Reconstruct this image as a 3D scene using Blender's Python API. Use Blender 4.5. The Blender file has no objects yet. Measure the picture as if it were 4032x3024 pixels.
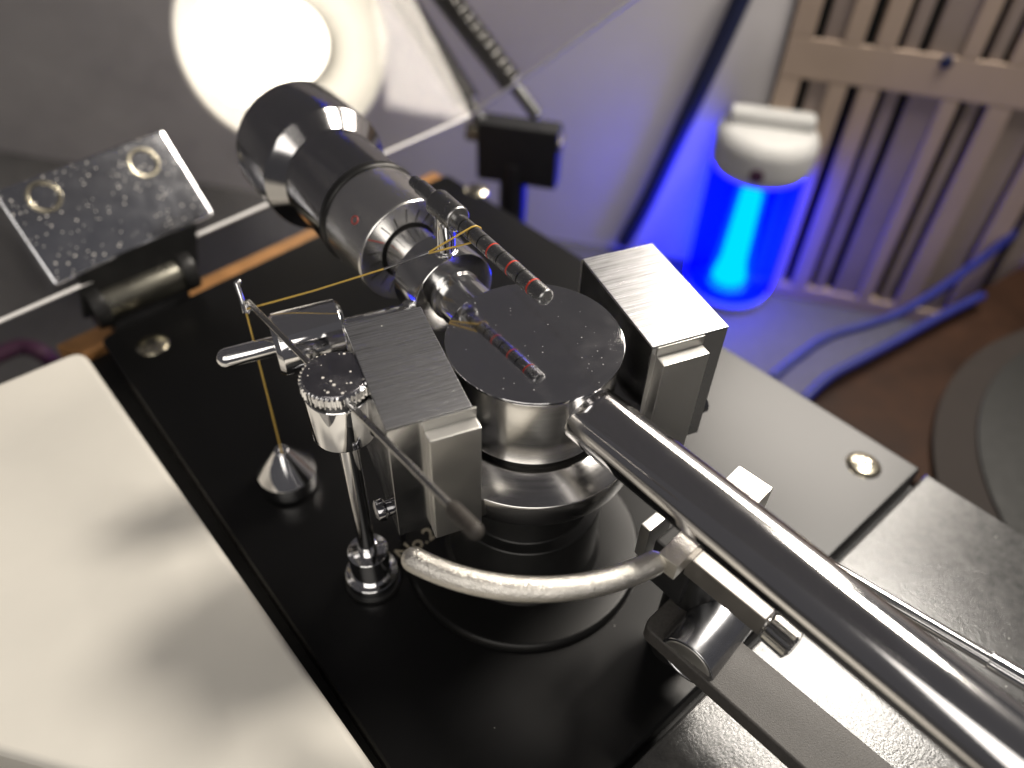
import bpy, bmesh, math, random
from mathutils import Vector, Matrix
random.seed(4)
V = Vector
MM = 0.001                      # everything below is laid out in millimetres

# ------------------------------------------------------------------ camera
FPX, CXP, CYP = 3060.0, 2016.0, 1512.0          # focal length in pixels of the 4032 px frame
_d = V((1900 - CXP, -(4580 - CYP), -FPX)).normalized()   # straight down, seen from the camera
_up = -_d
_f = V((0, 0, -1))
_y = (_f - _up * _f.dot(_up)).normalized()
_x = _y.cross(_up)
ROT = Matrix((_x, _y, _up))                     # camera -> world
CAM = V((-3.527, -97.302, 146.1))
K = 4032 / 2212
sc = bpy.context.scene
cam_data = bpy.data.cameras.new('camera')
cam = bpy.data.objects.new('camera', cam_data)
sc.collection.objects.link(cam)
cam.matrix_world = Matrix.Translation(CAM * MM) @ ROT.to_4x4()
cam_data.sensor_width = 36
cam_data.lens = 36 * FPX / 4032
cam_data.clip_start = 0.005
cam_data.clip_end = 20
cam_data.dof.use_dof = True
cam_data.dof.focus_distance = 0.131
cam_data.dof.aperture_fstop = 10.0
sc.camera = cam

def ray(a, b):                                  # picture position (2212 px wide) -> direction
    return (ROT @ V((a * K - CXP, -(b * K - CYP), -FPX))).normalized()
def px(a, b, z):                                # ... -> the point at height z
    r = ray(a, b)
    return CAM + r * ((z - CAM.z) / r.z)
def pplane(a, b, p, n):                         # ... -> the point on a plane
    r = ray(a, b)
    return CAM + r * ((p - CAM).dot(n) / r.dot(n))
def pdist(a, b, d):
    return CAM + ray(a, b) * d

# ------------------------------------------------------------------ world and lights
w = bpy.data.worlds.new('World'); sc.world = w; w.use_nodes = True
bg = w.node_tree.nodes['Background']
bg.inputs[0].default_value = (0.96, 0.92, 0.97, 1); bg.inputs[1].default_value = 0.08

def area(name, loc, target, size, power, col, shape='DISK', size_y=None):
    L = bpy.data.lights.new(name, 'AREA'); L.shape = shape; L.size = size * MM
    if size_y: L.size_y = size_y * MM
    L.energy = power; L.color = col
    o = bpy.data.objects.new(name, L); sc.collection.objects.link(o)
    o.location = V(loc) * MM
    o.rotation_euler = (V(loc) - V(target)).to_track_quat('Z', 'Y').to_euler()
    return o
area('reading_light', (184, 240, 228), (10, -10, 40), 152, 1.25, (1.0, 0.92, 0.82), 'RECTANGLE', 95)
area('ceiling_light', (214, 150, 400), (0, -20, 0), 100, 2.8, (1.0, 0.94, 0.85))
area('front_light', (-60, -420, 330), (0, 0, 30), 420, 1.15, (1.0, 0.94, 0.86), 'RECTANGLE', 300)

sc.view_settings.view_transform = 'Standard'
sc.view_settings.look = 'None'
sc.view_settings.exposure = 0
sc.view_settings.gamma = 1
sc.view_settings.use_curve_mapping = False
sc.render.engine = 'CYCLES'
sc.cycles.use_denoising = True
sc.cycles.max_bounces = 14
sc.cycles.transparent_max_bounces = 16
sc.cycles.sample_clamp_indirect = 6

# ------------------------------------------------------------------ materials
def new_mat(name):
    m = bpy.data.materials.new(name); m.use_nodes = True
    nt = m.node_tree
    return m, nt, nt.nodes, nt.links, nt.nodes['Principled BSDF']
def ramp(N, L, src, a, b, ca, cb):
    r = N.new('ShaderNodeMapRange'); r.inputs['From Min'].default_value = a; r.inputs['From Max'].default_value = b
    r.inputs['To Min'].default_value = ca; r.inputs['To Max'].default_value = cb
    L.new(src, r.inputs['Value']); return r.outputs[0]
def tex_coord(N, L, scale=(1, 1, 1), rotz=0.0):
    t = N.new('ShaderNodeTexCoord'); m = N.new('ShaderNodeMapping'); m.vector_type = 'TEXTURE'
    m.inputs['Rotation'].default_value = (0, 0, rotz)
    m.inputs['Scale'].default_value = scale          # feature size in metres
    L.new(t.outputs['Object'], m.inputs['Vector']); return m.outputs[0]
def noise(N, L, vec, detail=3, rough=.6, scale=1.0):
    n = N.new('ShaderNodeTexNoise'); n.inputs['Scale'].default_value = scale
    n.inputs['Detail'].default_value = detail; n.inputs['Roughness'].default_value = rough
    L.new(vec, n.inputs['Vector']); return n.outputs['Fac']
def bump(N, L, src, strength, dist, bsdf):
    b = N.new('ShaderNodeBump'); b.inputs['Strength'].default_value = strength; b.inputs['Distance'].default_value = dist
    L.new(src, b.inputs['Height']); L.new(b.outputs[0], bsdf.inputs['Normal'])
def dust(N, L, cell, thr, share):
    """small separate specks: a voronoi cell carries one when its random value is high"""
    v = N.new('ShaderNodeTexVoronoi'); v.inputs['Scale'].default_value = 1.0
    L.new(tex_coord(N, L, (cell,) * 3), v.inputs['Vector'])
    s = N.new('ShaderNodeSeparateColor'); L.new(v.outputs['Color'], s.inputs[0])
    size = ramp(N, L, s.outputs[1], 0, 1, thr * .25, thr)
    a = N.new('ShaderNodeMath'); a.operation = 'LESS_THAN'; L.new(v.outputs['Distance'], a.inputs[0]); L.new(size, a.inputs[1])
    b = N.new('ShaderNodeMath'); b.operation = 'GREATER_THAN'; L.new(s.outputs[0], b.inputs[0])
    L.new(ramp(N, L, noise(N, L, tex_coord(N, L, (cell * 9,) * 3), 2, .5), .35, .65, 1 - share * .25, 1 - min(share * 1.9, .97)), b.inputs[1])
    c = N.new('ShaderNodeMath'); c.operation = 'MULTIPLY'; L.new(a.outputs[0], c.inputs[0]); L.new(b.outputs[0], c.inputs[1])
    return c.outputs[0]
def add_dust(N, L, bsdf, fac, col=(.75, .73, .70)):
    d = N.new('ShaderNodeBsdfDiffuse'); d.inputs[0].default_value = (*col, 1)
    mx = N.new('ShaderNodeMixShader'); L.new(fac, mx.inputs[0]); L.new(bsdf.outputs[0], mx.inputs[1]); L.new(d.outputs[0], mx.inputs[2])
    L.new(mx.outputs[0], N['Material Output'].inputs['Surface'])

def metal(name, col, rough, var=.04, grain=0.0, grain_size=.0002, speck=None, smear=0.0, dcol=(.62, .60, .57)):
    m, nt, N, L, B = new_mat(name)
    B.inputs['Metallic'].default_value = 1
    B.inputs['Base Color'].default_value = (*col, 1)
    n = noise(N, L, tex_coord(N, L, (.006,) * 3), 4, .65)
    L.new(ramp(N, L, n, .3, .7, max(rough - var, .01), rough + var + smear), B.inputs['Roughness'])
    if grain:
        g = noise(N, L, tex_coord(N, L, (grain_size,) * 3), 2, .6)
        bump(N, L, g, grain, grain_size, B)
    if speck: add_dust(N, L, B, dust(N, L, *speck), dcol)
    return m
def turned_z(name, col, rough, aniso, speck=None):
    m, nt, N, L, B = new_mat(name)
    B.inputs['Metallic'].default_value = 1
    B.inputs['Base Color'].default_value = (*col, 1)
    B.inputs['Anisotropic'].default_value = aniso
    t = N.new('ShaderNodeTangent'); t.direction_type = 'RADIAL'; t.axis = 'Z'
    L.new(t.outputs[0], B.inputs['Tangent'])
    n = noise(N, L, tex_coord(N, L, (.02, .02, .00025)), 4, .7)
    L.new(ramp(N, L, n, .3, .7, rough * .8, rough * 1.2), B.inputs['Roughness'])
    if speck: add_dust(N, L, B, dust(N, L, *speck))
    return m
def brushed(name, col, rough, rotz, long, short, strength=.25, scratch=.35):
    m, nt, N, L, B = new_mat(name)
    B.inputs['Metallic'].default_value = 1
    n = noise(N, L, tex_coord(N, L, (long, short, short), rotz), 5, .72)
    n2 = noise(N, L, tex_coord(N, L, (long * 2.5, short * 3, short * 3), rotz), 3, .6)
    mx = N.new('ShaderNodeMath'); mx.operation = 'MULTIPLY_ADD'
    L.new(n2, mx.inputs[0]); mx.inputs[1].default_value = .3; L.new(n, mx.inputs[2])
    c = N.new('ShaderNodeMix'); c.data_type = 'RGBA'
    L.new(ramp(N, L, mx.outputs[0], .45, .85, 0, 1), c.inputs['Factor'])
    c.inputs['A'].default_value = (*[x * (1 - scratch) for x in col], 1); c.inputs['B'].default_value = (*col, 1)
    L.new(c.outputs['Result'], B.inputs['Base Color'])
    L.new(ramp(N, L, mx.outputs[0], .5, 1.0, rough * 1.25, rough * .75), B.inputs['Roughness'])
    bump(N, L, mx.outputs[0], strength, short * .5, B)
    add_dust(N, L, B, dust(N, L, .0016, .12, .10))
    return m
def plain(name, col, rough, spec=.5, var=.12, cell=.004, bumps=0.0, bcell=.0004, speck=None, coat=0, rvar=.1):
    m, nt, N, L, B = new_mat(name)
    B.inputs['Specular IOR Level'].default_value = spec
    n = noise(N, L, tex_coord(N, L, (cell,) * 3), 5, .6)
    c = N.new('ShaderNodeMix'); c.data_type = 'RGBA'
    L.new(ramp(N, L, n, .3, .7, 0, 1), c.inputs['Factor'])
    c.inputs['A'].default_value = (*[x * (1 - var) for x in col], 1); c.inputs['B'].default_value = (*[min(x * (1 + var), 1) for x in col], 1)
    L.new(c.outputs['Result'], B.inputs['Base Color'])
    L.new(ramp(N, L, n, .3, .7, rough * (1 - rvar), rough * (1 + rvar)), B.inputs['Roughness'])
    B.inputs['Coat Weight'].default_value = coat
    if bumps: bump(N, L, noise(N, L, tex_coord(N, L, (bcell,) * 3), 3, .6), bumps, bcell, B)
    if speck: add_dust(N, L, B, dust(N, L, *speck), (.5, .49, .47))
    return m
def emit(name, col, strength):
    m, nt, N, L, B = new_mat(name)
    e = N.new('ShaderNodeEmission'); e.inputs[0].default_value = (*col, 1); e.inputs[1].default_value = strength
    L.new(e.outputs[0], N['Material Output'].inputs['Surface']); N.remove(B)
    return m

CHROME = metal('chrome', (.82, .82, .83), .055, .02)
HOUSEM = turned_z('turned_housing', (.80, .79, .77), .20, .65)
FLANGEM = turned_z('turned_flange', (.62, .61, .60), .20, .7, (.0014, .08, .05))
MIRROR = metal('mirror_cap', (.74, .74, .76), .05, .02, speck=(.0008, .15, .30), dcol=(.36, .355, .36), smear=.05)
DARKCHROME = metal('dark_chrome', (.30, .30, .315), .09, .03, speck=(.0014, .08, .05))
BLACKCHROME = metal('black_chrome', (.46, .455, .46), .11, .02)
STEEL = metal('turned_steel', (.84, .83, .81), .25, .015)
STEEL2 = metal('polished_steel', (.66, .66, .66), .15, .04, speck=(.0012, .10, .06))
RODMETAL = metal('rod_metal', (.36, .36, .36), .26, .05, grain=.15, grain_size=.00015, speck=(.0006, .16, .12))
TUBEM = metal('arm_tube_metal', (.70, .69, .69), .105, .02, speck=(.002, .04, .05))
PEARL = metal('pearl_chrome', (.82, .79, .73), .29, .01, grain=.62, grain_size=.00026)
SATIN = metal('satin_aluminium', (.74, .73, .70), .36, .05, grain=.25, grain_size=.00012)
BARGREY = metal('grey_bar_metal', (.34, .325, .31), .45, .05, grain=.1)
DRUMM = metal('drum_metal', (.60, .61, .64), .24, .04)
WIRE = metal('wire_metal', (.50, .49, .47), .25, .05)
HINGEM = metal('hinge_chrome', (.74, .75, .79), .12, .03, speck=(.0012, .27, .85))
SCREWM = metal('screw_metal', (.62, .57, .44), .22, .06)
GOLD = plain('gold_thread', (.60, .40, .08), .4, .5, .15, .0008)
BLK = math.radians(-66)
BRUSH = brushed('brushed_aluminium', (.80, .81, .84), .30, BLK + math.pi / 2, .010, .00021, .45, .78)
BRUSHSIDE = metal('block_side_metal', (.55, .55, .55), .2, .05)
BOARD = plain('satin_black_board', (.006, .006, .0063), .30, .26, 0, .02, speck=(.003, .03, .14), rvar=.015)
BLACKP = plain('black_plastic', (.012, .012, .012), .35, .5, .2)
BLACKMATT = plain('matt_black', (.014, .014, .015), .55, .4, .25)
LEVERM = plain('lever_coating', (.060, .056, .052), .50, .5, .25, .0006, bumps=.35, bcell=.00022)
RUBBER = plain('rubber_tip', (.045, .040, .036), .6, .35, .2, .001)
CREAM = plain('cream_plastic', (.84, .81, .735), .34, .45, .02, .02, speck=(.009, .028, .20))
WALLM = plain('wall_paint', (.55, .525, .53), .85, .2, .05, .05)
SLABM = plain('grey_stone', (.36, .35, .33), .6, .3, .2, .003)
TABLEM = plain('table_laminate', (.085, .083, .085), .6, .3, .18, .004)
DARKWOOD = plain('dark_wood', (.020, .0085, .004), .55, .1, .4, .02)
WOODRIM = plain('wood_veneer', (.40, .20, .075), .45, .4, .25, .008)
BEIGE = plain('beige_slat', (.36, .275, .215), .7, .3, .06, .03)
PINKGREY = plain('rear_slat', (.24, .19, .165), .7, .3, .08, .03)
INSHADE = plain('inside_shade_black', (.004, .004, .004), .8, .2)  # near-black colour standing in for shade inside the slots and bore
WHITEP = plain('white_plastic', (.46, .455, .44), .55, .3, .04)
SHADEM = plain('white_lamp_shade', (.80, .79, .76), .45, .4, .02)
BLUEC = plain('blue_cable', (.006, .010, .11), .5, .4, .1)
NAVY = plain('navy_cable', (.010, .014, .05), .6, .4, .1)
PURPLE = plain('purple_cable', (.06, .02, .05), .6, .4, .1)
REDP = plain('red_paint', (.55, .045, .025), .45, .5, .1)
DARKRED = plain('dark_red_mark', (.34, .05, .04), .45, .5, .1)
PRINT = plain('gold_lettering', (.24, .215, .165), .6, .3, .1, .0006)
SLATE = plain('platter_rim', (.024, .020, .018), .7, .08, .1)
RECORD = plain('platter_mat', (.006, .006, .005), .6, .3, .1)
BULB = emit('bulb_glow', (1.0, .93, .80), 4)
CORE = emit('cyan_tube_glow', (.0, .62, 1.0), 5.5)

def make_deck():
    m, nt, N, L, B = new_mat('hammered_grey_deck')
    B.inputs['Specular IOR Level'].default_value = .5
    n = noise(N, L, tex_coord(N, L, (.0022,) * 3), 6, .75)
    c = N.new('ShaderNodeMix'); c.data_type = 'RGBA'
    L.new(ramp(N, L, n, .3, .7, 0, 1), c.inputs['Factor'])
    c.inputs['A'].default_value = (.030, .030, .030, 1); c.inputs['B'].default_value = (.062, .061, .060, 1)
    L.new(c.outputs['Result'], B.inputs['Base Color'])
    L.new(ramp(N, L, n, .3, .7, .13, .20), B.inputs['Roughness'])
    bump(N, L, noise(N, L, tex_coord(N, L, (.0007,) * 3), 4, .7), .16, .0004, B)
    add_dust(N, L, B, dust(N, L, .0025, .07, .10), (.4, .39, .37))
    return m
DECK = make_deck()

def make_acrylic():
    m, nt, N, L, B = new_mat('clear_acrylic')
    t = N.new('ShaderNodeBsdfTransparent'); t.inputs[0].default_value = (.93, .92, .91, 1)
    g = N.new('ShaderNodeBsdfGlossy'); g.inputs['Roughness'].default_value = .04
    f = N.new('ShaderNodeFresnel')
    ge = N.new('ShaderNodeNewGeometry'); L.new(ramp(N, L, ge.outputs['Backfacing'], 0, 1, 1.33, 1 / 1.33), f.inputs['IOR'])
    mx = N.new('ShaderNodeMixShader'); L.new(f.outputs[0], mx.inputs[0]); L.new(t.outputs[0], mx.inputs[1]); L.new(g.outputs[0], mx.inputs[2])
    d = N.new('ShaderNodeBsdfDiffuse'); d.inputs[0].default_value = (.5, .49, .48, 1)
    mx2 = N.new('ShaderNodeMixShader')
    n = noise(N, L, tex_coord(N, L, (.03,) * 3), 4, .7)
    L.new(ramp(N, L, n, .35, .75, .015, .06), mx2.inputs[0])
    L.new(mx.outputs[0], mx2.inputs[1]); L.new(d.outputs[0], mx2.inputs[2])
    L.new(mx2.outputs[0], N['Material Output'].inputs['Surface']); N.remove(B)
    return m
ACRYLIC = make_acrylic()
EDGE = plain('polished_acrylic_edge', (.80, .79, .78), .25, .6, .05)
def make_glow():
    m, nt, N, L, B = new_mat('blue_glowing_tube')
    t = N.new('ShaderNodeBsdfTransparent'); t.inputs[0].default_value = (.35, .6, 1, 1)
    e = N.new('ShaderNodeEmission'); e.inputs[0].default_value = (.0, .0, 1.0, 1); e.inputs[1].default_value = 26
    mx = N.new('ShaderNodeMixShader'); mx.inputs[0].default_value = .45
    L.new(t.outputs[0], mx.inputs[1]); L.new(e.outputs[0], mx.inputs[2])
    L.new(mx.outputs[0], N['Material Output'].inputs['Surface']); N.remove(B)
    return m
GLOW = make_glow()
def make_halo():
    m, nt, N, L, B = new_mat('frosted_blue_halo')
    t = N.new('ShaderNodeBsdfTransparent'); e = N.new('ShaderNodeEmission')
    e.inputs[0].default_value = (.0, .18, 1.0, 1); e.inputs[1].default_value = 2.0
    mx = N.new('ShaderNodeMixShader'); mx.inputs[0].default_value = .35
    L.new(t.outputs[0], mx.inputs[1]); L.new(e.outputs[0], mx.inputs[2])
    L.new(mx.outputs[0], N['Material Output'].inputs['Surface']); N.remove(B)
    return m
HALO = make_halo()

# ------------------------------------------------------------------ builders
WORLD = {}
def link(name, me, mat, parent=None, smooth=30):
    """me: mesh with vertices in world millimetres; becomes an object with its origin at its middle"""
    n = len(me.vertices)
    co = [v.co for v in me.vertices]
    c = V([(min(p[i] for p in co) + max(p[i] for p in co)) / 2 for i in range(3)])
    for v in me.vertices: v.co = (v.co - c) * MM
    if smooth:
        for p in me.polygons: p.use_smooth = True
        me.set_sharp_from_angle(angle=math.radians(smooth))
    me.materials.append(mat)
    o = bpy.data.objects.new(name, me); sc.collection.objects.link(o)
    WORLD[o.name] = c
    if parent:
        o.parent = parent; o.location = (c - WORLD[parent.name]) * MM
    else:
        o.location = c * MM
    return o
def obj(name, bm, mat, parent=None, smooth=30):
    bmesh.ops.recalc_face_normals(bm, faces=bm.faces)
    me = bpy.data.meshes.new(name); bm.to_mesh(me); bm.free()
    return link(name, me, mat, parent, smooth)
def flat_faces(o):                               # keep large faces flat next to rounded edges
    m = o.modifiers.new('weighted_normal', 'WEIGHTED_NORMAL'); m.mode = 'FACE_AREA'; m.weight = 100; m.keep_sharp = True
    return o
def tag(o, label, cat, group=None):
    o['label'] = label; o['category'] = cat
    if group: o['group'] = group
    return o
def thing(name, loc, label, cat, group=None):
    o = bpy.data.objects.new(name, None); o.empty_display_size = .01; sc.collection.objects.link(o)
    o.location = V(loc) * MM; WORLD[o.name] = V(loc)
    return tag(o, label, cat, group)
def basis(axis):
    a = V(axis).normalized()
    h = V((0, 0, 1)) if abs(a.z) < .9 else V((1, 0, 0))
    p = h.cross(a).normalized(); q = a.cross(p)
    return a, p, q
def soften(pts, r):
    out = [pts[0]]
    for i in range(1, len(pts) - 1):
        p0, p1, p2 = V(pts[i - 1]), V(pts[i]), V(pts[i + 1])
        a, b = p0 - p1, p2 - p1
        t = min(r, a.length * .45, b.length * .45)
        if t < 1e-4 or a.length < 1e-6 or b.length < 1e-6: out.append(tuple(p1)); continue
        s, e = p1 + a.normalized() * t, p1 + b.normalized() * t
        for k in range(4):
            u = k / 3
            out.append(tuple(s.lerp(p1, u).lerp(p1.lerp(e, u), u)))
    out.append(pts[-1]); return out
def lathe(bm, profile, origin, axis, seg=64, r=.25):
    """profile: (distance along axis, radius)"""
    a, p, q = basis(axis); o = V(origin)
    rings = []
    for u, rad in soften(profile, r) if r else profile:
        if rad < 1e-4: rings.append([bm.verts.new(o + a * u)])
        else: rings.append([bm.verts.new(o + a * u + (p * math.cos(t) + q * math.sin(t)) * rad) for t in (2 * math.pi * k / seg for k in range(seg))])
    for A, B in zip(rings, rings[1:]):
        for k in range(seg):
            j = (k + 1) % seg
            f = [A[k % len(A)], A[j % len(A)], B[j % len(B)], B[k % len(B)]]
            f = list(dict.fromkeys(f))
            if len(f) > 2: bm.faces.new(f)
    return bm
def turned(name, profile, origin, axis, mat, parent, seg=64, r=.25, smooth=30):
    return obj(name, lathe(bmesh.new(), profile, origin, axis, seg, r), mat, parent, smooth)
def rod(name, a, b, rad, mat, parent, seg=24, r=.2, rad2=None):
    a, b = V(a), V(b)
    return turned(name, [(0, 0), (0, rad), ((b - a).length, rad2 or rad), ((b - a).length, 0)], a, b - a, mat, parent, seg, r)
def box(name, c, axes, half, mat, parent, bev=.3, smooth=30):
    bm = bmesh.new(); c = V(c); X, Y, Z = [V(v) for v in axes]
    vs = [bm.verts.new(c + X * sx * half[0] + Y * sy * half[1] + Z * sz * half[2]) for sx in (-1, 1) for sy in (-1, 1) for sz in (-1, 1)]
    for f in ((0, 1, 3, 2), (4, 6, 7, 5), (0, 4, 5, 1), (2, 3, 7, 6), (0, 2, 6, 4), (1, 5, 7, 3)):
        bm.faces.new([vs[i] for i in f])
    if bev: bmesh.ops.bevel(bm, geom=bm.edges[:], offset=bev, segments=2, affect='EDGES', profile=.5)
    return flat_faces(obj(name, bm, mat, parent, smooth))
def prism(name, pts, z0, z1, mat, parent, bev=.3, round_r=0, smooth=30, seg=3):
    bm = bmesh.new()
    pts = [V((p[0], p[1])) for p in pts]
    if round_r:
        out = []
        n = len(pts)
        for i in range(n):
            p0, p1, p2 = pts[i - 1], pts[i], pts[(i + 1) % n]
            rr = round_r[i] if isinstance(round_r, (list, tuple)) else round_r
            if rr <= 0: out.append(p1); continue
            s, e = p1 + (p0 - p1).normalized() * rr, p1 + (p2 - p1).normalized() * rr
            for k in range(7):
                u = k / 6; out.append(s.lerp(p1, u).lerp(p1.lerp(e, u), u))
        pts = out
    n = len(pts)
    if sum(pts[i].x * pts[(i + 1) % n].y - pts[i].y * pts[(i + 1) % n].x for i in range(n)) < 0: pts.reverse()
    if bev:                                      # rounded upper edge: rings drawn in step by step
        off = []
        for i in range(n):
            d0, d1 = (pts[i] - pts[i - 1]).normalized(), (pts[(i + 1) % n] - pts[i]).normalized()
            n0_, n1_ = V((-d0.y, d0.x)), V((-d1.y, d1.x))
            m = (n0_ + n1_).normalized(); off.append(m / max(m.dot(n1_), .3))
        rings = [[bm.verts.new((p.x, p.y, z0)) for p in pts]]
        for k in range(seg + 2):
            a = math.pi / 2 * k / (seg + 1)
            ins, zz = bev * (1 - math.cos(a)), z1 - bev * (1 - math.sin(a))
            rings.append([bm.verts.new((p.x + o_.x * ins, p.y + o_.y * ins, zz)) for p, o_ in zip(pts, off)])
        for A, B in zip(rings, rings[1:]):
            for i in range(n): bm.faces.new((A[i], A[(i + 1) % n], B[(i + 1) % n], B[i]))
        bm.faces.new(rings[0][::-1]); bm.faces.new(rings[-1])
        return flat_faces(obj(name, bm, mat, parent, smooth))
    lo = [bm.verts.new((p.x, p.y, z0)) for p in pts]; hi = [bm.verts.new((p.x, p.y, z1)) for p in pts]
    bm.faces.new(lo[::-1]); top = bm.faces.new(hi)
    n = len(pts)
    for i in range(n): bm.faces.new((lo[i], lo[(i + 1) % n], hi[(i + 1) % n], hi[i]))
    return obj(name, bm, mat, parent, smooth)
def smooth_path(pts, n=8):
    P = [V(p) for p in pts]; P = [P[0] * 2 - P[1]] + P + [P[-1] * 2 - P[-2]]
    out = []
    for i in range(1, len(P) - 2):
        for k in range(n):
            t = k / n; a, b, c, d = P[i - 1], P[i], P[i + 1], P[i + 2]
            out.append(.5 * (2 * b + (c - a) * t + (2 * a - 5 * b + 4 * c - d) * t * t + (3 * b - a - 3 * c + d) * t ** 3))
    out.append(P[-2]); return out
def sweep(name, pts, rad, mat, parent, seg=12, dome=True, smooth=40):
    P = [V(p) for p in pts]; bm = bmesh.new()
    R = rad if isinstance(rad, (list, tuple)) else [rad] * len(P)
    T = [(P[min(i + 1, len(P) - 1)] - P[max(i - 1, 0)]).normalized() for i in range(len(P))]
    _, p, q = basis(T[0]); rings = []
    def ring(c, p, q, r): return [bm.verts.new(c + (p * math.cos(t) + q * math.sin(t)) * r) for t in (2 * math.pi * k / seg for k in range(seg))]
    for i, c in enumerate(P):
        if i:
            rot = T[i - 1].rotation_difference(T[i]); p = rot @ p; q = rot @ q
        if i == 0 and dome:
            for s in (1.0, .92, .70, .38): rings.append(ring(c - T[0] * R[0] * s, p, q, R[0] * math.sqrt(max(1 - s * s, 0.0004))))
        rings.append(ring(c, p, q, R[i]))
        if i == len(P) - 1 and dome:
            for s in (.38, .70, .92, 1.0): rings.append(ring(c + T[i] * R[i] * s, p, q, R[i] * math.sqrt(max(1 - s * s, 0.0004))))
    for A, B in zip(rings, rings[1:]):
        for k in range(seg): bm.faces.new((A[k], A[(k + 1) % seg], B[(k + 1) % seg], B[k]))
    bm.faces.new(rings[0][::-1]); bm.faces.new(rings[-1])
    return obj(name, bm, mat, parent, smooth)
def knurl(name, a, b, r_in, r_out, teeth, mat, parent, cham=.35):
    a, b = V(a), V(b); ax, p, q = basis(b - a); ln = (b - a).length
    bm = bmesh.new(); rings = []
    for u, s in ((0, 0), (cham, 1), (ln - cham, 1), (ln, 0)):
        R = []
        for k in range(teeth * 4):
            t = 2 * math.pi * k / (teeth * 4)
            rr = (r_out if k % 4 in (0, 1) else r_in) if s else r_in - cham * .6
            R.append(bm.verts.new(a + ax * u + (p * math.cos(t) + q * math.sin(t)) * rr))
        rings.append(R)
    n = teeth * 4
    for A, B in zip(rings, rings[1:]):
        for k in range(n): bm.faces.new((A[k], A[(k + 1) % n], B[(k + 1) % n], B[k]))
    bm.faces.new(rings[0][::-1]); bm.faces.new(rings[-1])
    return obj(name, bm, mat, parent, 20)
def dirz(deg): return V((math.cos(math.radians(deg)), math.sin(math.radians(deg)), 0))
Z = V((0, 0, 1))
E1, E2 = dirz(-47), dirz(43)                     # along and across the arm board
B1, B2 = dirz(-66), dirz(24)                     # along and across the bearing blocks
def blk(u, v, z): return B1 * u + B2 * v + Z * z
def inter(p, d, q, e):
    t = ((q - p).x * e.y - (q - p).y * e.x) / (d.x * e.y - d.y * e.x)
    return p + d * t

# ------------------------------------------------------------------ setting
TZ = -110
wall_p, wall_d = V((130, 256, 0)), dirz(-12)
wall_n = V((wall_d.y, -wall_d.x, 0))             # towards the camera
box('wall', wall_p - wall_n * 15 + V((0, 0, -80)), (wall_d, wall_n, Z), (900, 15, 230), WALLM, None, 0)['kind'] = 'structure'
table_c = V((60, 20, TZ - 10))
prism('table_top', [wall_p + wall_d * s + wall_n * o for s, o in ((-800, -.5), (800, -.5), (800, 800), (-800, 800))], TZ - 25, TZ, TABLEM, None, 2)['kind'] = 'structure'

# ------------------------------------------------------------------ turntable plinth and arm board
TL, TR, BR, BL = V((-118.3, 61.2, 0)), V((-30.2, 156.4, 0)), V((97.3, 25.4, 0)), V((-5.7, -68.1, 0))
jd = (BL - BR).normalized(); fd = V((-jd.y, jd.x, 0))
if fd.dot(E1) < 0: fd = -fd
ld = (BL - TL).normalized(); lout = V((ld.y, -ld.x, 0))
if lout.dot(E2) > 0: lout = -lout
rdir = (BR - TR).normalized()
plinth = thing('turntable_plinth', (0, 0, TZ), 'hammered dark grey metal turntable plinth carrying the black arm board', 'plinth')
far = 330
dBR, dBL = BR + fd * 1.5, BL + fd * 1.5 + lout * 4
prism('deck', [dBR, dBL, dBL + ld * far, dBR + rdir * far], -6, -.4, DECK, plinth, .8)
prism('chassis', [TL + lout * 5.5 - ld * 1, TR, BR, BR + rdir * far, BL + ld * far + lout * 5.5], TZ, -6.2, BLACKMATT, plinth, 1.2)
bd = (TR - TL).normalized(); bn = V((-bd.y, bd.x, 0))
prism('wood_edge', [TL + lout * 5.5 + bn * .6, TR + bd * 2 + bn * .6, TR + bd * 2 + bn * 9.5, TL + lout * 9 + bn * 9.5], -40, -3.5, WOODRIM, plinth, 1)

board = thing('arm_board', V((-15, 40, -5)), 'black satin arm board fixed with round head screws under the tonearm', 'board')
prism('plate', [TL, TR, BR, BL], -6, 0, BOARD, board, .7, [3, 3, 1, 1])
for a, b in ((330, 745), (1030, 410), (1865, 1005)):
    c = px(a, b, 0)
    s = turned('screw', [(-1, 4.3), (0.05, 4.3), (.75, 3.2), (1.15, 1.6), (1.2, 0)], c, Z, SCREWM, board, 40, .2)
    dd = dirz(random.uniform(0, 180)); 
    for d2 in (dd, V((-dd.y, dd.x, 0))):
        box('slot', c + Z * 1.16, (d2, Z.cross(d2), Z), (1.7, .32, .12), BLACKMATT, s, 0)
fc = bpy.data.curves.new('lettering', 'FONT'); fc.body = 'No.2'; fc.size = 4.7; fc.extrude = 0.01; fc.resolution_u = 3
fo = bpy.data.objects.new('lettering_src', fc); sc.collection.objects.link(fo)
t0, t1 = px(868, 1213, 2.3), px(945, 1157, 2.3)
bpy.context.view_layer.update()
me = bpy.data.meshes.new_from_object(fo.evaluated_get(bpy.context.evaluated_depsgraph_get()))
bpy.data.objects.remove(fo)
td = (t1 - t0).normalized(); tw = max(v.co.x for v in me.vertices)
me.transform(Matrix.Translation(t0) @ Matrix((td, Z.cross(td), Z)).transposed().to_4x4() @ Matrix.Scale((t1 - t0).length / tw, 4))
for v in me.vertices: v.co.z = 2.24 if v.co.z < t0.z else 2.30
link('lettering', me, PRINT, board, 0)

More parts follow.
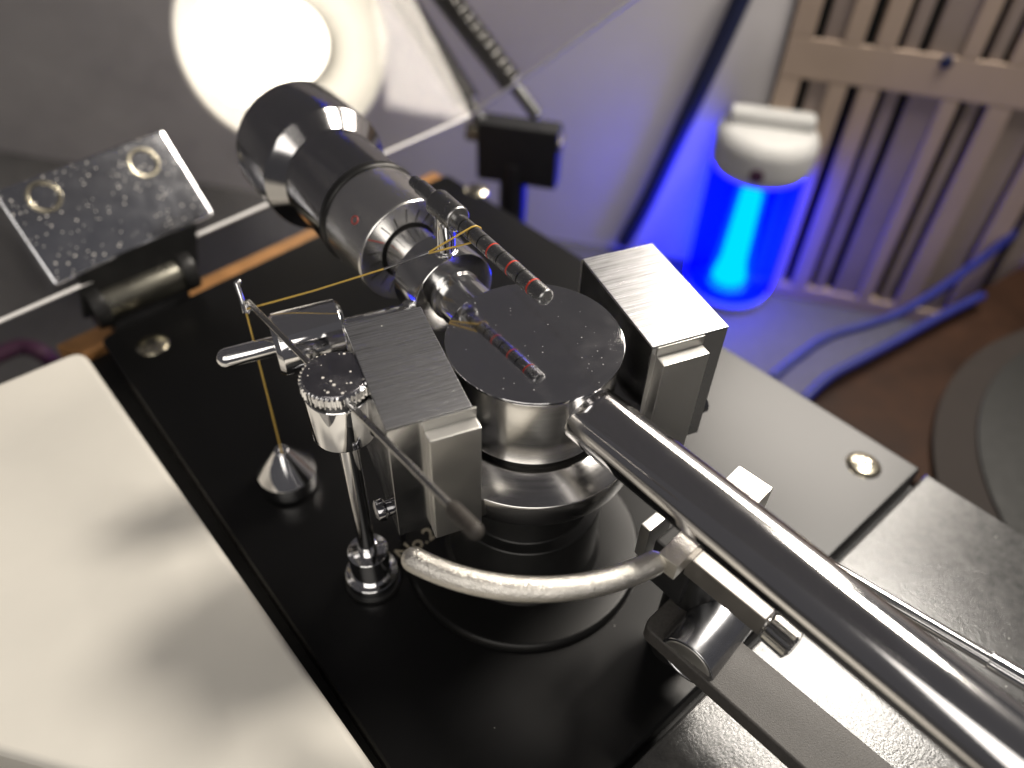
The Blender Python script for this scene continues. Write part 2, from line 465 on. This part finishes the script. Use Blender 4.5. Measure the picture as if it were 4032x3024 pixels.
# ------------------------------------------------------------------ tonearm
arm = thing('tonearm', (0, 0, 0), 'polished metal tonearm with mirror topped pivot, brushed bearing blocks and black counterweight', 'tonearm')
base = turned('base_flange', [(0, 0), (0, 26), (1.2, 25.9), (2, 25.2), (2.2, 17), (2.2, 0)], (0, 0, 0), Z, plain('base_black', (.006, .006, .006), .32, .22, 0, .02, rvar=.02), arm, 96, .4)
turned('pillar', [(2, 17), (4, 15.8), (19, 15.6), (19.2, 13.2), (35, 13.2), (35, 0)], (0, 0, 0), Z, BLACKP, arm, 80, .5)
turned('swivel_flange', [(35, 12), (35, 20.2), (40.4, 20.4), (42.6, 14.6), (42.6, 11)], (0, 0, 0), Z, FLANGEM, arm, 96, .3)
house = turned('pivot_housing', [(44.6, 0), (44.6, 14.45), (59.2, 14.45), (59.2, 0)], (0, 0, 0), Z, HOUSEM, arm, 96, .2)
turned('neck', [(42, 0), (42, 12.6), (45, 12.6), (45, 0)], (0, 0, 0), Z, BLACKP, arm, 64, .1)
turned('cap', [(59.25, 0), (59.25, 14.9), (60, 15.05), (60, 0)], (0, 0, 0), Z, MIRROR, house, 128, .12)
for nm, u0, u1, v0, v1, s0, s1, f0 in (('bearing_block', -13, 12.1, -29, -15.7, -23.4, -15, 12.1), ('bearing_block', -15.6, 10.3, 16.4, 31.1, 17.4, 26.4, 10.3)):
    c = blk((u0 + u1) / 2, (v0 + v1) / 2, 47.9)
    b = box(nm, c, (B1, B2, Z), ((u1 - u0) / 2, (v1 - v0) / 2, 13.3), BRUSHSIDE, arm, .18)
    box('brushed_top', blk((u0 + u1) / 2, (v0 + v1) / 2, 61.35), (B1, B2, Z), ((u1 - u0) / 2, (v1 - v0) / 2, .2), BRUSH, b, .1)
    box('facing_plate', blk(f0 + 1.25, (s0 + s1) / 2, 46.7), (B1, B2, Z), (1.35, (s1 - s0) / 2, 12.5), SATIN, b, .35)
    box('facing_plate', blk(u0 - 1.1, (s0 + s1) / 2, 46), (B1, B2, Z), (1.25, (s1 - s0) / 2, 13.6), SATIN, b, .35)
    box('recess_plate', blk(f0 + .05, (s0 + s1) / 2, 60.2), (B1, B2, Z), (.2, (s1 - s0) / 2, 1.0), SATIN, b, .05)
    side = -1 if v0 < 0 else 1
    vv = v0 if side < 0 else v1
    turned('set_screw', [(-.5, 1.4), (1.0, 1.5), (1.4, 2.0), (2.6, 1.9), (3.0, 1.2), (3.0, 0)], blk(u1 - 3.5, vv, 38.5), B2 * side, DARKCHROME, b, 16, .1)
    turned('set_screw', [(-.5, 1.2), (1.0, 1.2), (1.4, 1.6), (2.4, 1.5), (2.8, 1.0), (2.8, 0)], blk(u1 - 5.2, vv, 36.6), B2 * side, DARKCHROME, b, 16, .1)
# front tube
AF = dirz(-47.5); HZ = 53.0
tube_o = V((0, 0, HZ))
turned('arm_tube', [(12, 5.25), (250, 5.2), (250, 0)], tube_o, AF, TUBEM, arm, 96, 0)
# rear shaft
AR = dirz(127.2); o = tube_o
_, rp, rq = basis(AR)
turned('rear_shaft', [(12.5, 5.0), (24, 5.0), (24.2, 5.3), (25.1, 5.3)], o, AR, STEEL2, arm, 64, .1)
collar = turned('collar', [(25, 4), (25, 8.65), (33.2, 8.65), (33.2, 5)], o, AR, STEEL2, arm, 80, .3)
turned('rear_spindle', [(33, 5.65), (45, 5.65)], o, AR, STEEL2, arm, 64, 0)
cw = turned('counterweight', [(58.6, 0), (58.6, 11.5), (76, 11.5), (79.3, 14.6), (79.8, 15.0), (95.6, 15.1), (96, 14.7), (96, 0)], o, AR, BLACKCHROME, arm, 96, .35)
dial = turned('dial_ring', [(42.3, 5.95), (41.5, 11.2), (42.0, 11.5), (56.6, 11.5), (56.6, 10.9), (57.2, 10.9)], o, AR, STEEL, cw, 96, .2)
turned('rubber_ring', [(56.8, 10.5), (56.8, 11.7), (57.4, 12.0), (58.6, 12.0), (59.2, 11.6), (59.2, 10.5)], o, AR, BLACKP, cw, 80, .2)
turned('bore_shade', [(42.9, 6.2), (42.25, 6.3), (42.2, 5.4), (43, 5.4)], o, AR, INSHADE, cw, 64, 0)  # black ring paints the shade of the gap around the spindle
def on_face(a, b):                               # angle of a picture position on the dial's front
    h = pplane(a, b, o + AR * 41.8, AR) - o
    return math.atan2(h.dot(rq), h.dot(rp))
red_t = on_face(735, 500)
def radial(t): return rp * math.cos(t) + rq * math.sin(t)
for k in range(20):
    t = red_t + 2 * math.pi * k / 20
    ln = 1.7 if k % 2 else 1.35
    rr = 6.5 + ln if k else 8.8
    hl = ln if k else 2.3
    uu = 42.3 + (41.5 - 42.3) * (rr - 5.95) / (11.2 - 5.95)
    sl = (radial(t) + AR * (-.8 / 5.25)).normalized()
    tan = AR.cross(radial(t)).normalized()
    box('graduation_mark', o + AR * uu + radial(t) * rr, (sl, tan, sl.cross(tan)), (hl, .13, .035), DARKRED if k == 0 else BLACKP, dial, 0)
zt = red_t + .10
ring = []
for k in range(25):
    a = 2 * math.pi * k / 24
    t = zt + .80 * math.sin(a) / 11.5
    ring.append(o + AR * (47.3 + .95 * math.cos(a)) + radial(t) * 11.52)
sweep('dial_numeral', ring, .14, DARKRED, dial, 6, False)
# balance rod on its pin
RZ = 70.0
rf, rb = px(1186 - 5, 645, RZ), px(894, 391, RZ)
rd = (rf - rb).normalized(); rl = (rf - rb).length
pinp = V((-16.7, 21.6, 0))
pin = turned('pin', [(60.6, 2.3), (62, 2.3), (62.1, 1.75), (70, 1.75), (70, 0)], pinp, Z, CHROME, arm, 40, .15)
pl = pinp - (rb - Z * RZ); toff = pl.dot(rd)
brod = turned('balance_rod', [(0, 0), (0, 1.15), (2.3, 1.2), (2.6, 1.45), (rl - .3, 1.45), (rl, 1.2), (rl, 0)], rb, rd, RODMETAL, arm, 48, .12)
turned('holder_sleeve', [(toff - 4.3, 1.4), (toff - 4.3, 1.9), (toff - 3.4, 2.5), (toff + 3.2, 2.5), (toff + 3.6, 2.2), (toff + 3.6, 1.3)], rb, rd, RODMETAL, arm, 48, .2)
turned('groove_ring', [(2.2, 1.1), (2.2, 1.3), (2.6, 1.3), (2.6, 1.1)], rb, rd, BLACKP, brod, 32, .05)
loop_t = 0
def rod_t(a, b): return (px(a, b, RZ) - rb).dot(rd)
t_first, t_last = rod_t((1550 + 605 / 2.3707) / K, (600 + 615 / 2.3707) / K), rod_t((1550 + 1325 / 2.3707) / K, (600 + 1245 / 2.3707) / K)
for k in range(9):
    t = t_first + (t_last - t_first) * k / 8
    if k == 2: loop_t = t
    turned('groove_ring', [(t - .17, 1.3), (t - .17, 1.475), (t + .17, 1.475), (t + .17, 1.3)], rb, rd, REDP if k in (4, 6, 8) else BLACKP, brod, 40, .04)
# side weight on its rod
SZ = 47.0
sw_tip = px(470, 778, SZ); sw_in = o + AR * 30 - Z * (HZ - SZ)
sd = (sw_in - sw_tip).normalized()
srod = sweep('side_rod', [sw_tip + sd * 1.7, sw_tip + sd * 12, sw_in - sd * 7], 1.9, CHROME, arm, 32)
w0, w1 = px(588, 738, SZ), px(738, 697, SZ)
sw0 = (w0 - sw_tip).dot(sd); sw1 = (w1 - sw_tip).dot(sd)
turned('side_weight', [(sw0, 1.8), (sw0, 5.3), (sw0 + .9, 6.1), (sw1 - .9, 6.1), (sw1, 5.3), (sw1, 1.8)], sw_tip, sd, CHROME, arm, 80, .1)

# ------------------------------------------------------------------ anti skating stand
PX, PY = -31.2, -11.0
stand = thing('antiskate_stand', (PX, PY, 0), 'chrome anti-skating stand with knurled knob and thin hooked wire lever', 'stand')
po = (PX, PY, 0)
turned('gasket', [(0, 0), (0, 5.7), (1.1, 5.7), (1.1, 0)], po, Z, BLACKP, stand, 64, .15)
turned('foot', [(1.1, 0), (1.1, 5.35), (4, 5.35), (4, 4.1), (11.6, 4.05), (11.6, 0)], po, Z, CHROME, stand, 80, .22)
turned('post', [(11, 1.95), (13.4, 1.95), (13.5, 1.7), (49, 1.7)], po, Z, CHROME, stand, 48, .1)
turned('head', [(48, 0), (48, 5.45), (57.4, 5.45), (57.4, 0)], po, Z, CHROME, stand, 80, .35)
turned('washer', [(57.3, 0), (57.3, 4.9), (58.5, 4.9), (58.5, 0)], po, Z, BLACKP, stand, 64, .1)
kn = knurl('knob', V((PX, PY, 58.4)), V((PX, PY, 60.7)), 5.35, 5.75, 44, CHROME, stand, .3)
turned('knob_face', [(60.6, 0), (60.6, 5.2), (60.86, 5.1), (60.86, 0)], po, Z, metal('dusty_knob_face', (.42, .41, .44), .16, .06, speck=(.0008, .35, .35), smear=.12), kn, 64, .1)
WZ = 56.0
wh, wr, we = px(537, 653, 52), px(975, 1095, 63), px(1030, 1150, 64.4)
hk = px(530, 667, 51.2)
wd = (wr - wh).normalized()
sweep('wire_lever', [wh, wh + wd * 10, wr + wd * 1], .55, WIRE, stand, 16)
hook_top = px(510, 610, 55.5)
sweep('hook', [wh, wh + (hk - wh) * .25 - Z * 1.0, hk + V((.1, .2, -1.1)), hk + V((-.15, -.05, -.75)), hk.lerp(hook_top, .55), hook_top, hook_top + V((.6, -.1, .3))], .5, CHROME, stand, 14)
sweep('rubber_sleeve', [wr + wd * .6, we - wd * .4], 1.12, RUBBER, stand, 24)

# ------------------------------------------------------------------ hanging weight and thread
wt = V((-54.4, 13.6, -6.1))
hang = thing('hanging_weight', wt + Z * 7.1, 'cone topped chrome weight hanging on a gold thread from the wire hook', 'weight')
turned('cone_body', [(7, 0), (7, 6.4), (7.3, 6.6), (11.2, 6.6), (17.9, 1.75), (18.3, 1.5), (18.3, .5), (17.6, .4), (17.6, 0)], wt, Z, CHROME, hang, 80, .12)
lp = rb + rd * loop_t
th0 = hk + V((-.1, .1, -.55))
crA, crB = px(832, 580, 62.5), px(926, 545, 67.0)
upt = px(1012, 509, RZ + .9)
TH = .17
sweep('thread', [wt + Z * 17.6, wt.lerp(V((th0.x, th0.y, -6)), .5) + Z * 34, th0 - Z * .6, th0, th0 + V((.4, .2, .3)), th0.lerp(crA, .5) - Z * .15, crA], TH, GOLD, hang, 8)
sweep('crimp', [crA - (crB - crA) * .02, crB], .2, CHROME, hang, 10)
sd2 = rd.cross(Z).normalized()
if sd2.dot(crB - lp) < 0: sd2 = -sd2
loop = [crB]
for k in range(10):
    a = math.radians(-75 + k * 36)
    if k == 0 or True:
        loop.append(lp + (sd2 * math.cos(math.radians(70 - k * 28)) + Z * math.sin(math.radians(70 - k * 28)) * 1) * 1.55 + rd * (.0 + .05 * k))
loop = [crB] + [lp + (sd2 * math.cos(t) + Z * math.sin(t)) * 1.56 + rd * (-.25 + .05 * i) for i, t in enumerate([math.radians(x) for x in (75, 110, 150, 190, 230, 270, 300)])] + [crB + V((.05, -.05, -.15))]
sweep('thread_loop', loop, TH, GOLD, hang, 8)

# ------------------------------------------------------------------ arm lift
lift = thing('arm_lift', (30, -22, 0), 'pearl chrome curved arm lift with dark lever beneath the arm tube', 'arm lift')
LZ, LR = 43.6, 37.3
arc = [V((math.cos(math.radians(t)) * LR, math.sin(math.radians(t)) * LR, LZ)) for t in [-117.8 + k * 58.6 / 26 for k in range(27)]]
rest = sweep('curved_rest', arc, 1.95, PEARL, lift, 32)
xd = dirz(47); c0, c1 = V((20.9, -32.6, 0)), V((36.5, -16.2, 0))
xd = (c1 - c0).normalized()
box('cross_bar', (c0 + c1) / 2 + Z * 43.7, (xd, Z.cross(xd), Z), ((c1 - c0).length / 2, 1.75, 1.9), PEARL, lift, .2)
eb = px(1612, 1050, 45.4)
box('end_block', eb - Z * 2.6, (xd, Z.cross(xd), Z), (3.0, 3.3, 2.6), PEARL, lift, .25)
m0, m1 = px(1500, 1192, 41.4), px(1668, 1326, 41.4)
md = (m1 - m0).normalized()
box('mount_bar', (m0 + m1) / 2 + Z * (-2.2), (md, Z.cross(md), Z), ((m1 - m0).length / 2, 1.7, 2.4), BARGREY, lift, .25)
k0, k1 = px(1655, 1345, 38.5), px(1716, 1398, 38.5)
kd = (k1 - k0).normalized()
knurl('knurled_screw', k0 + kd * .4, k1, 1.8, 2.6, 14, metal('nickel', (.62, .615, .60), .14, .03), lift, .4)
rod('screw_shank', k0 - kd * 3, k0 + kd * .6, 1.3, STEEL, lift, 24)
turned('column', [(0, 5), (41.5, 5), (41.5, 0)], (31, -22.5, 0), Z, BLACKP, lift, 48, .3)
box('bracket', V((30, -19, 28)), (E1, E2, Z), (4, 7.5, 6), BLACKMATT, lift, .8)
box('guide_plate', px(1412, 1150, 30) , (E1, E2, Z), (1.1, 3.2, 4.5), SATIN, lift, .3)
DZ = 20.0
d0, d1 = px(1572, 1318, DZ), px(1482, 1431, DZ)
dd = (d1 - d0).normalized()
drum = turned('drum', [(0, 0), (0, 5.2), ((d1 - d0).length, 5.2), ((d1 - d0).length, 4.6), ((d1 - d0).length - .3, 4.4), ((d1 - d0).length - .3, 0)], d0, dd, DRUMM, lift, 80, .3)
turned('drum_face', [(0, 0), (0, 4.5), (.25, 4.3), (.25, 0)], d1 - dd * .3, dd, SATIN, drum, 48, .1)
l0 = (px(1405, 1345, DZ) + px(1455, 1292, DZ)) / 2
l1 = (px(1760, 1659, DZ) + px(1895, 1659, DZ)) / 2
lv = (l1 - l0).normalized(); lw = Z.cross(lv)
hw = 5.2
q = lambda s, t: l0 + lv * s + lw * t
prism('lever', [q(-.5, hw), q(-.5, -hw), q(120, -hw * 1.05), q(120, hw * 1.05)], 17.2, 20.8, LEVERM, lift, .45, [2.2, 2.2, 2, 2])
# finger rod beside the tube
f0, f1, f2 = px(1890, 1280, 36), px(2135, 1424, 36), px(2330, 1545, 36)
fdv = (f1 - f0).normalized()
fr = thing('support_rod', f0, 'thin stepped chrome rod running alongside the arm tube', 'rod')
turned('rod_shaft', [(-26, 0), (-26, 1.15), ((f1 - f0).length, 1.15)], f0, fdv, STEEL2, fr, 32, .1)
turned('sleeve', [(0, 0), (0, 1.5), ((f2 - f1).length + 60, 1.5), ((f2 - f1).length + 60, 0)], f1, fdv, CHROME, fr, 32, .15)

# ------------------------------------------------------------------ cream box
CZ = 9.0
ca, cb = px(176, 752, CZ), px(812, 1659, CZ)
cdir = (cb - ca).normalized()
cback = (px(0, 815, CZ) - px(140, 758, CZ)).normalized()
n0, n1 = px(0, 1628, CZ), px(240, 1694, CZ)
nd = (n1 - n0).normalized()
corner = inter(ca, cdir, n0, nd)
# (front edge follows the photograph)
prism('cream_box', [ca, ca + cback * 88, n0 - nd * 96, n0 + nd * 26, n0 + nd * 26 + cdir * 70, corner + cdir * 55], TZ, CZ, CREAM, None, 1.7, [4, 0, 0, 0, 6, 6], 50, 5)
cbx = bpy.data.objects['cream_box']
nl = V((-nd.y, nd.x, 0))
if nl.dot(CAM - n0) < 0: nl = -nl
sl_ = [n0 - nd * 150 + nl * 1.5, n0 + nd * 22 + nl * 1.5, n0 + nd * 22 + nl * 60, n0 - nd * 150 + nl * 90]
tag(prism('grey_slab', sl_, TZ, -4, SLABM, None, 1), 'grey speckled slab edge below the cream box', 'slab')
tag(cbx, 'glossy cream plastic box standing close beside the black arm board', 'box')

# ------------------------------------------------------------------ dust cover and hinge
KC = px(1010, 250, 15)
LE = (px(0, 690, 15) - KC); LE.z = 0; LE.normalize()          # along the lower rear edge
le1 = V((-LE.y, LE.x, 0))
if le1.dot(E1) < 0: le1 = -le1
PH = math.radians(41)
FF = le1 * math.cos(PH) + Z * math.sin(PH)
GG = -le1 * math.sin(PH) + Z * math.cos(PH)
lid = thing('dust_cover', KC, 'clear acrylic dust cover tilted open behind the tonearm', 'dust cover')
def lidp(a, f, g): return KC + LE * a + FF * f + GG * g
LW, LH, LF = 300, 82, 330
box('rear_panel', lidp(LW / 2, 0, LH / 2), (LE, FF, GG), (LW / 2, 1.5, LH / 2), ACRYLIC, lid, 0, 0)
box('side_panel', lidp(-1.6, LF / 2 - 1.5, LH / 2), (FF, LE, GG), (LF / 2, 1.5, LH / 2), ACRYLIC, lid, 0, 0)
box('top_panel', lidp(LW / 2 - 1.6, LF / 2, LH + 1.7), (FF, LE, GG), (LF / 2, LW / 2 + 1.5, 1.5), ACRYLIC, lid, 0, 0)
box('polished_edge', lidp(LW / 2, 0, -.45), (LE, FF, GG), (LW / 2, 1.5, .42), EDGE, lid, 0, 0)
box('polished_edge', lidp(-1.6, LF / 2, -.45), (FF, LE, GG), (LF / 2, 1.5, .42), EDGE, lid, 0, 0)

hinge = thing('cover_hinge', px(300, 640, 0), 'dusty chrome plate hinge with two countersunk holes joining the dust cover', 'hinge')
hp = lidp(0, 3.2, 0)
hc = [pplane(a, b, hp, FF) for a, b in ((95, 630), (460, 466), (352, 287), (3, 402))]
hx = (hc[1] - hc[0]).normalized(); hy = FF.cross(hx)
if hy.dot(GG) < 0: hy = -hy
xs = [(p - hc[0]).dot(hx) for p in hc]; ys = [(p - hc[0]).dot(hy) for p in hc]
HW = (xs[1] - xs[0] + xs[2] - xs[3]) / 2; HX = (xs[0] + xs[3]) / 2; HH = (ys[2] + ys[3]) / 2
HO = hc[0] + hx * HX
hplate = box('plate', HO + hx * HW / 2 + hy * HH / 2, (hx, hy, FF), (HW / 2, HH / 2, 1.5), HINGEM, hinge, .9)
for a, b in ((95, 425), (310, 352)):
    c = pplane(a, b, hp + FF * 1.5, FF)
    turned('screw_cup', [(.05, 4.3), (.35, 4.2), (.3, 3.4), (-.8, 2.2), (-.8, 0)], c, FF, SCREWM, hplate, 40, .1)
hb0, hb1 = px(205, 665, 7), px(402, 582, 7)
hbd = (hb1 - hb0).normalized()
turned('barrel', [(0, 0), (0, 5), ((hb1 - hb0).length, 5), ((hb1 - hb0).length, 0)], hb0, hbd, metal('olive_barrel', (.33, .32, .27), .3, .05), hinge, 40, .5)
for s in (0.5, (hb1 - hb0).length - .5):
    turned('end_collar', [(-2, 0), (-2, 6.2), (2, 6.2), (2, 0)], hb0 + hbd * s, hbd, BLACKP, hinge, 40, .4)
bp = (hb0 + hb1) / 2
box('bracket', bp - Z * 9, (hbd, Z.cross(hbd), Z), ((hb1 - hb0).length / 2 - 2, 3, 8), BLACKMATT, hinge, .5)
box('leaf', bp.lerp(HO + hx * HW / 2, .5), (hbd, (HO + hx * HW / 2 - bp).normalized(), hbd.cross((HO + hx * HW / 2 - bp).normalized())), (HW * .36, (HO + hx * HW / 2 - bp).length / 2 + 1.5, 1.2), BLACKP, hinge, .3)

# ------------------------------------------------------------------ desk lamp
SC = pdist(612, 85, 350)
sn = (V((-40, -60, 150)) - SC).normalized()
lamp = thing('desk_lamp', (-14, 215, TZ), 'spring arm desk lamp with glowing white shade behind the dust cover', 'lamp')
shade = turned('shade', [(2, 40), (2, 41.5), (-8, 41), (-38, 32), (-58, 18), (-72, 16), (-72, 14.5), (-57, 16.5), (-37, 30.5), (-8, 39.5), (2, 40)], SC, sn, SHADEM, lamp, 80, .3)
turned('bulb', [(-46, 0), (-46, 8), (-40, 9), (-30, 15), (-20, 17), (-10, 14), (-5, 8), (-3, 0)], SC, sn, BULB, shade, 40, 1)
turned('lamp_socket', [(-80, 0), (-80, 13), (-46, 13), (-46, 0)], SC, sn, WHITEP, shade, 40, 1)
pv = pdist(1112, 296, 330)
ad = (pdist(915, 0, 338) - pv).normalized()
elbow = pv + ad * 215
sp = dirz(-12)
for s in (-1, 1):
    a0, a1 = (pdist(1062, 296, 330), pdist(890, 30, 338)) if s < 0 else (pdist(1162, 252, 330), pdist(969, 0, 338))
    ad = (a1 - a0).normalized(); a1 = a0 + ad * 215
    rod('arm_bar', a0, a1, 2.6, metal('lamp_bar_grey', (.10, .10, .10), .4), lamp, 16)
    n = 70; hel = []
    _, hp1, hp2 = basis(ad)
    for k in range(n * 8 + 1):
        t = 2 * math.pi * k / 8
        hel.append(a0 + ad * (16 + 95 * k / (n * 8)) + (hp1 * math.cos(t) + hp2 * math.sin(t)) * 4.6)
    sweep('spring', hel, .6, metal('spring_steel', (.09, .088, .085), .4), lamp, 6, False)
elbow = a1 - sp * 10
rod('upper_arm', elbow, SC - sn * 78, 4, BLACKP, lamp, 16)
turned('elbow_joint', [(-14, 0), (-14, 11), (14, 11), (14, 0)], elbow, sp, BLACKP, lamp, 32, 1)
br = box('pivot_bracket', pv - Z * 6 + sp * 2, (sp, Z.cross(sp), Z), (17, 5, 13), BLACKMATT, lamp, 1.5)
turned('pivot_bolt', [(-20, 0), (-20, 4), (20, 4), (20, 0)], pv, sp, SCREWM, br, 20, .6)
rod('pole', (pv.x, pv.y + 2, TZ + 8), pv - Z * 10, 6, BLACKP, lamp, 24)
turned('clamp_foot', [(TZ, 0), (TZ, 34), (TZ + 8, 30), (TZ + 10, 8)], (pv.x, pv.y + 2, 0), Z, BLACKP, lamp, 48, 1)

# ------------------------------------------------------------------ blue lamp
bl = px(1552, 676, TZ); away = V((bl.x - CAM.x, bl.y - CAM.y, 0)).normalized()
BR_ = 22.0
bl = bl + away * BR_; bl.z = 0
def height_at(p, b):                              # height on the vertical through p that shows at picture row b
    lo, hi = TZ, 60.0
    for _ in range(40):
        m = (lo + hi) / 2
        c_ = ROT.transposed() @ (V((p.x, p.y, m)) - CAM)
        if (CYP - FPX * c_.y / -c_.z) / K > b: lo = m
        else: hi = m
    return lo
zb = height_at(bl - away * BR_, 412); zc = height_at(bl, 250)
blue = thing('blue_night_lamp', bl + Z * TZ, 'white capped cylindrical lamp glowing deep blue beside the slatted panel', 'lamp')
turned('lamp_base', [(TZ, 0), (TZ, 20), (TZ + 4, 21), (TZ + 5, 0)], bl, Z, WHITEP, blue, 48, .8)
turned('glowing_tube', [(TZ + 4.5, 0), (TZ + 4.5, 19), (TZ + 8, BR_), (zb + 1, BR_), (zb + 1, 0)], bl, Z, GLOW, blue, 64, 2)
turned('light_core', [(TZ + 8, 0), (TZ + 8, 9), (TZ + 20, 6.5), (zb - 13, 5), (zb - 10, 3), (zb - 9, 0)], bl, Z, CORE, blue, 40, 1.5)
turned('frosted_sleeve', [(TZ + 8, 11), (TZ + 30, 9), (zb - 6, 7), (zb - 6, 0)], bl, Z, HALO, blue, 40, 1)
capo = turned('white_cap', [(zb, 0), (zb, BR_ - .5), (zb + 4, BR_ + 1.5), (zc - 9, BR_ + 1.5), (zc - 4, BR_ - 2), (zc - 3.5, 0)], bl, Z, WHITEP, blue, 64, 3)
box('cap_ridge', bl + Z * (zc - 1.5), (dirz(-12), dirz(78), Z), (BR_ - 3, 5, 4), WHITEP, capo, 2.5)
toc = -away
turned('cap_mark', [(BR_ + 1.1, 0), (BR_ + 1.1, 3.4), (BR_ + 1.8, 3.2), (BR_ + 1.8, 0)], bl + Z * (zb + 8), toc, PURPLE, capo, 24, .2)

# ------------------------------------------------------------------ slatted panel
pb = px(1700, 628, TZ); pdv = dirz(-15); pn = V((pdv.y, -pdv.x, 0))
panel = thing('slatted_panel', pb, 'beige wooden panel cut with narrow dark slots in two rows', 'panel')
def on_panel(a, b):
    p = pplane(a, b, pb, pn); return (p - pb).dot(pdv), p.z
def cx6(X, Y=500): return ((2400 + X / 1.185) / K, Y / 1.185 / K)
sx = lambda X, Y=500: on_panel(*cx6(X, Y))[0]
s_left = on_panel(1668, 231)[0]
zr0 = on_panel(*cx6(1300, 400))[1]; zr1 = on_panel(*cx6(1330, 205))[1]
zb0 = on_panel(*cx6(1080, 1345))[1]
ZT = 60
W_END = sx(1934) + 170
def slab(nm, s0, s1, z0, z1, d0, d1, mat):
    return box(nm, pb + pdv * (s0 + s1) / 2 + pn * (d0 + d1) / 2 + Z * ((z0 + z1) / 2 - TZ), (pdv, pn, Z), ((s1 - s0) / 2, (d1 - d0) / 2, (z1 - z0) / 2), mat, panel, .5)
front = [(850, 745), (1070, 985), (1225, 1128), (1605, 1520), (1860, 1742)]
front = [(745, 850), (985, 1072), (1128, 1222), (1520, 1605), (1745, 1865)]
rear = [(897, 992), (1258, 1312), (1372, 1525), (1650, 1700), (1860, 2010)]
xs_f = [(sx(a), sx(b)) for a, b in front]; xs_r = [(sx(a), sx(b)) for a, b in rear]
per = sx(1865) - sx(745)
xs_f += [(a + per + 14, b + per + 14) for a, b in xs_f]; xs_r += [(a + per + 14, b + per + 14) for a, b in xs_r]
zlo = max(zb0, TZ + 8)
end = xs_f[-1][1]
for a, b in xs_f:
    slab('slat', a, b, zlo, zr0, 0, 6, BEIGE)
    slab('slat', a, b, zr1, ZT, 0, 6, BEIGE)
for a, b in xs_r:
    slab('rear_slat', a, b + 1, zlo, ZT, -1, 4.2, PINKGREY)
s0p = xs_f[0][0]
slab('rail', s0p, end, zr0 + .1, zr1 - .1, 4.3, 6.1, BEIGE)
slab('rail', s0p, end, TZ, zlo - .1, 0, 6.1, BEIGE)
slab('slot_shade_sheet', s0p, end, TZ, ZT, -16, -11, INSHADE)  # added black sheet: shade behind the slots put in as colour
scp = pplane(*cx6(1572, 290), pb + pn * 6.1, pn)
turned('rail_screw', [(-1, 2.6), (.5, 2.6), (.9, 1.8), (.9, 0)], scp, pn, NAVY, panel, 20, .2)

# ------------------------------------------------------------------ cables, wooden deck and platter
def on_wall(a, b, off): return pplane(a, b, wall_p + wall_n * off, wall_n)
c = sweep('wall_cable', smooth_path([on_wall(1640, -90, 6), on_wall(1560, 90, 6), on_wall(1480, 260, 6), on_wall(1400, 430, 6), on_wall(1350, 520, 6)]), 4.2, NAVY, None, 12)
tag(c, 'dark navy cable running down the wall past the blue lamp', 'cable')
for pts, nm in (([(1670, 815), (1720, 775), (1790, 728), (1880, 700), (1960, 668), (2080, 590), (2220, 480), (2330, 380)], 'thick blue cable arching over to the far side of the wooden deck'),
                ([(1740, 860), (1790, 815), (1850, 782), (1930, 740), (2020, 690), (2120, 640)], 'short blue cable lying lower across the wooden deck')):
    c = sweep('blue_cable', smooth_path([px(a, b, -54) for a, b in pts]), 1.9, BLUEC, None, 12)
    tag(c, nm, 'cable', 'blue cables on the wooden deck')
WD = -60
deckpts = [px(1800, 818, WD), px(2080, 640, WD), px(2420, 440, WD), px(2700, 1000, WD), px(2250, 1250, WD), px(1985, 1030, WD)]
wdk = prism('wooden_deck', [px(1700, 872, WD), px(2330, 500, WD), px(2600, 900, WD), px(2300, 1420, WD), px(1975, 1040, WD)], TZ, WD, DARKWOOD, None, 1.5)
tag(wdk, 'dark brown wooden deck behind the grey plinth', 'deck')
plat = thing('platter', (253, 49, WD), 'round black platter with grey brown rim on the wooden deck', 'platter')
turned('rim', [(WD, 0), (WD, 110), (WD + 3, 112), (WD + 3, 0)], (250, 47, 0), Z, SLATE, plat, 128, .6)
turned('mat', [(WD + 3.0, 0), (WD + 3.0, 97), (WD + 4.2, 97), (WD + 4.2, 0)], (252, 54, 0), Z, RECORD, plat, 96, .3)
pc = sweep('purple_cable', smooth_path([px(-80, 800, -60), px(0, 765, -60), px(50, 750, -60), px(95, 765, -62), px(130, 800, -75)]), 3.2, PURPLE, None, 12)
tag(pc, 'purple brown cable curling behind the cream box', 'cable')
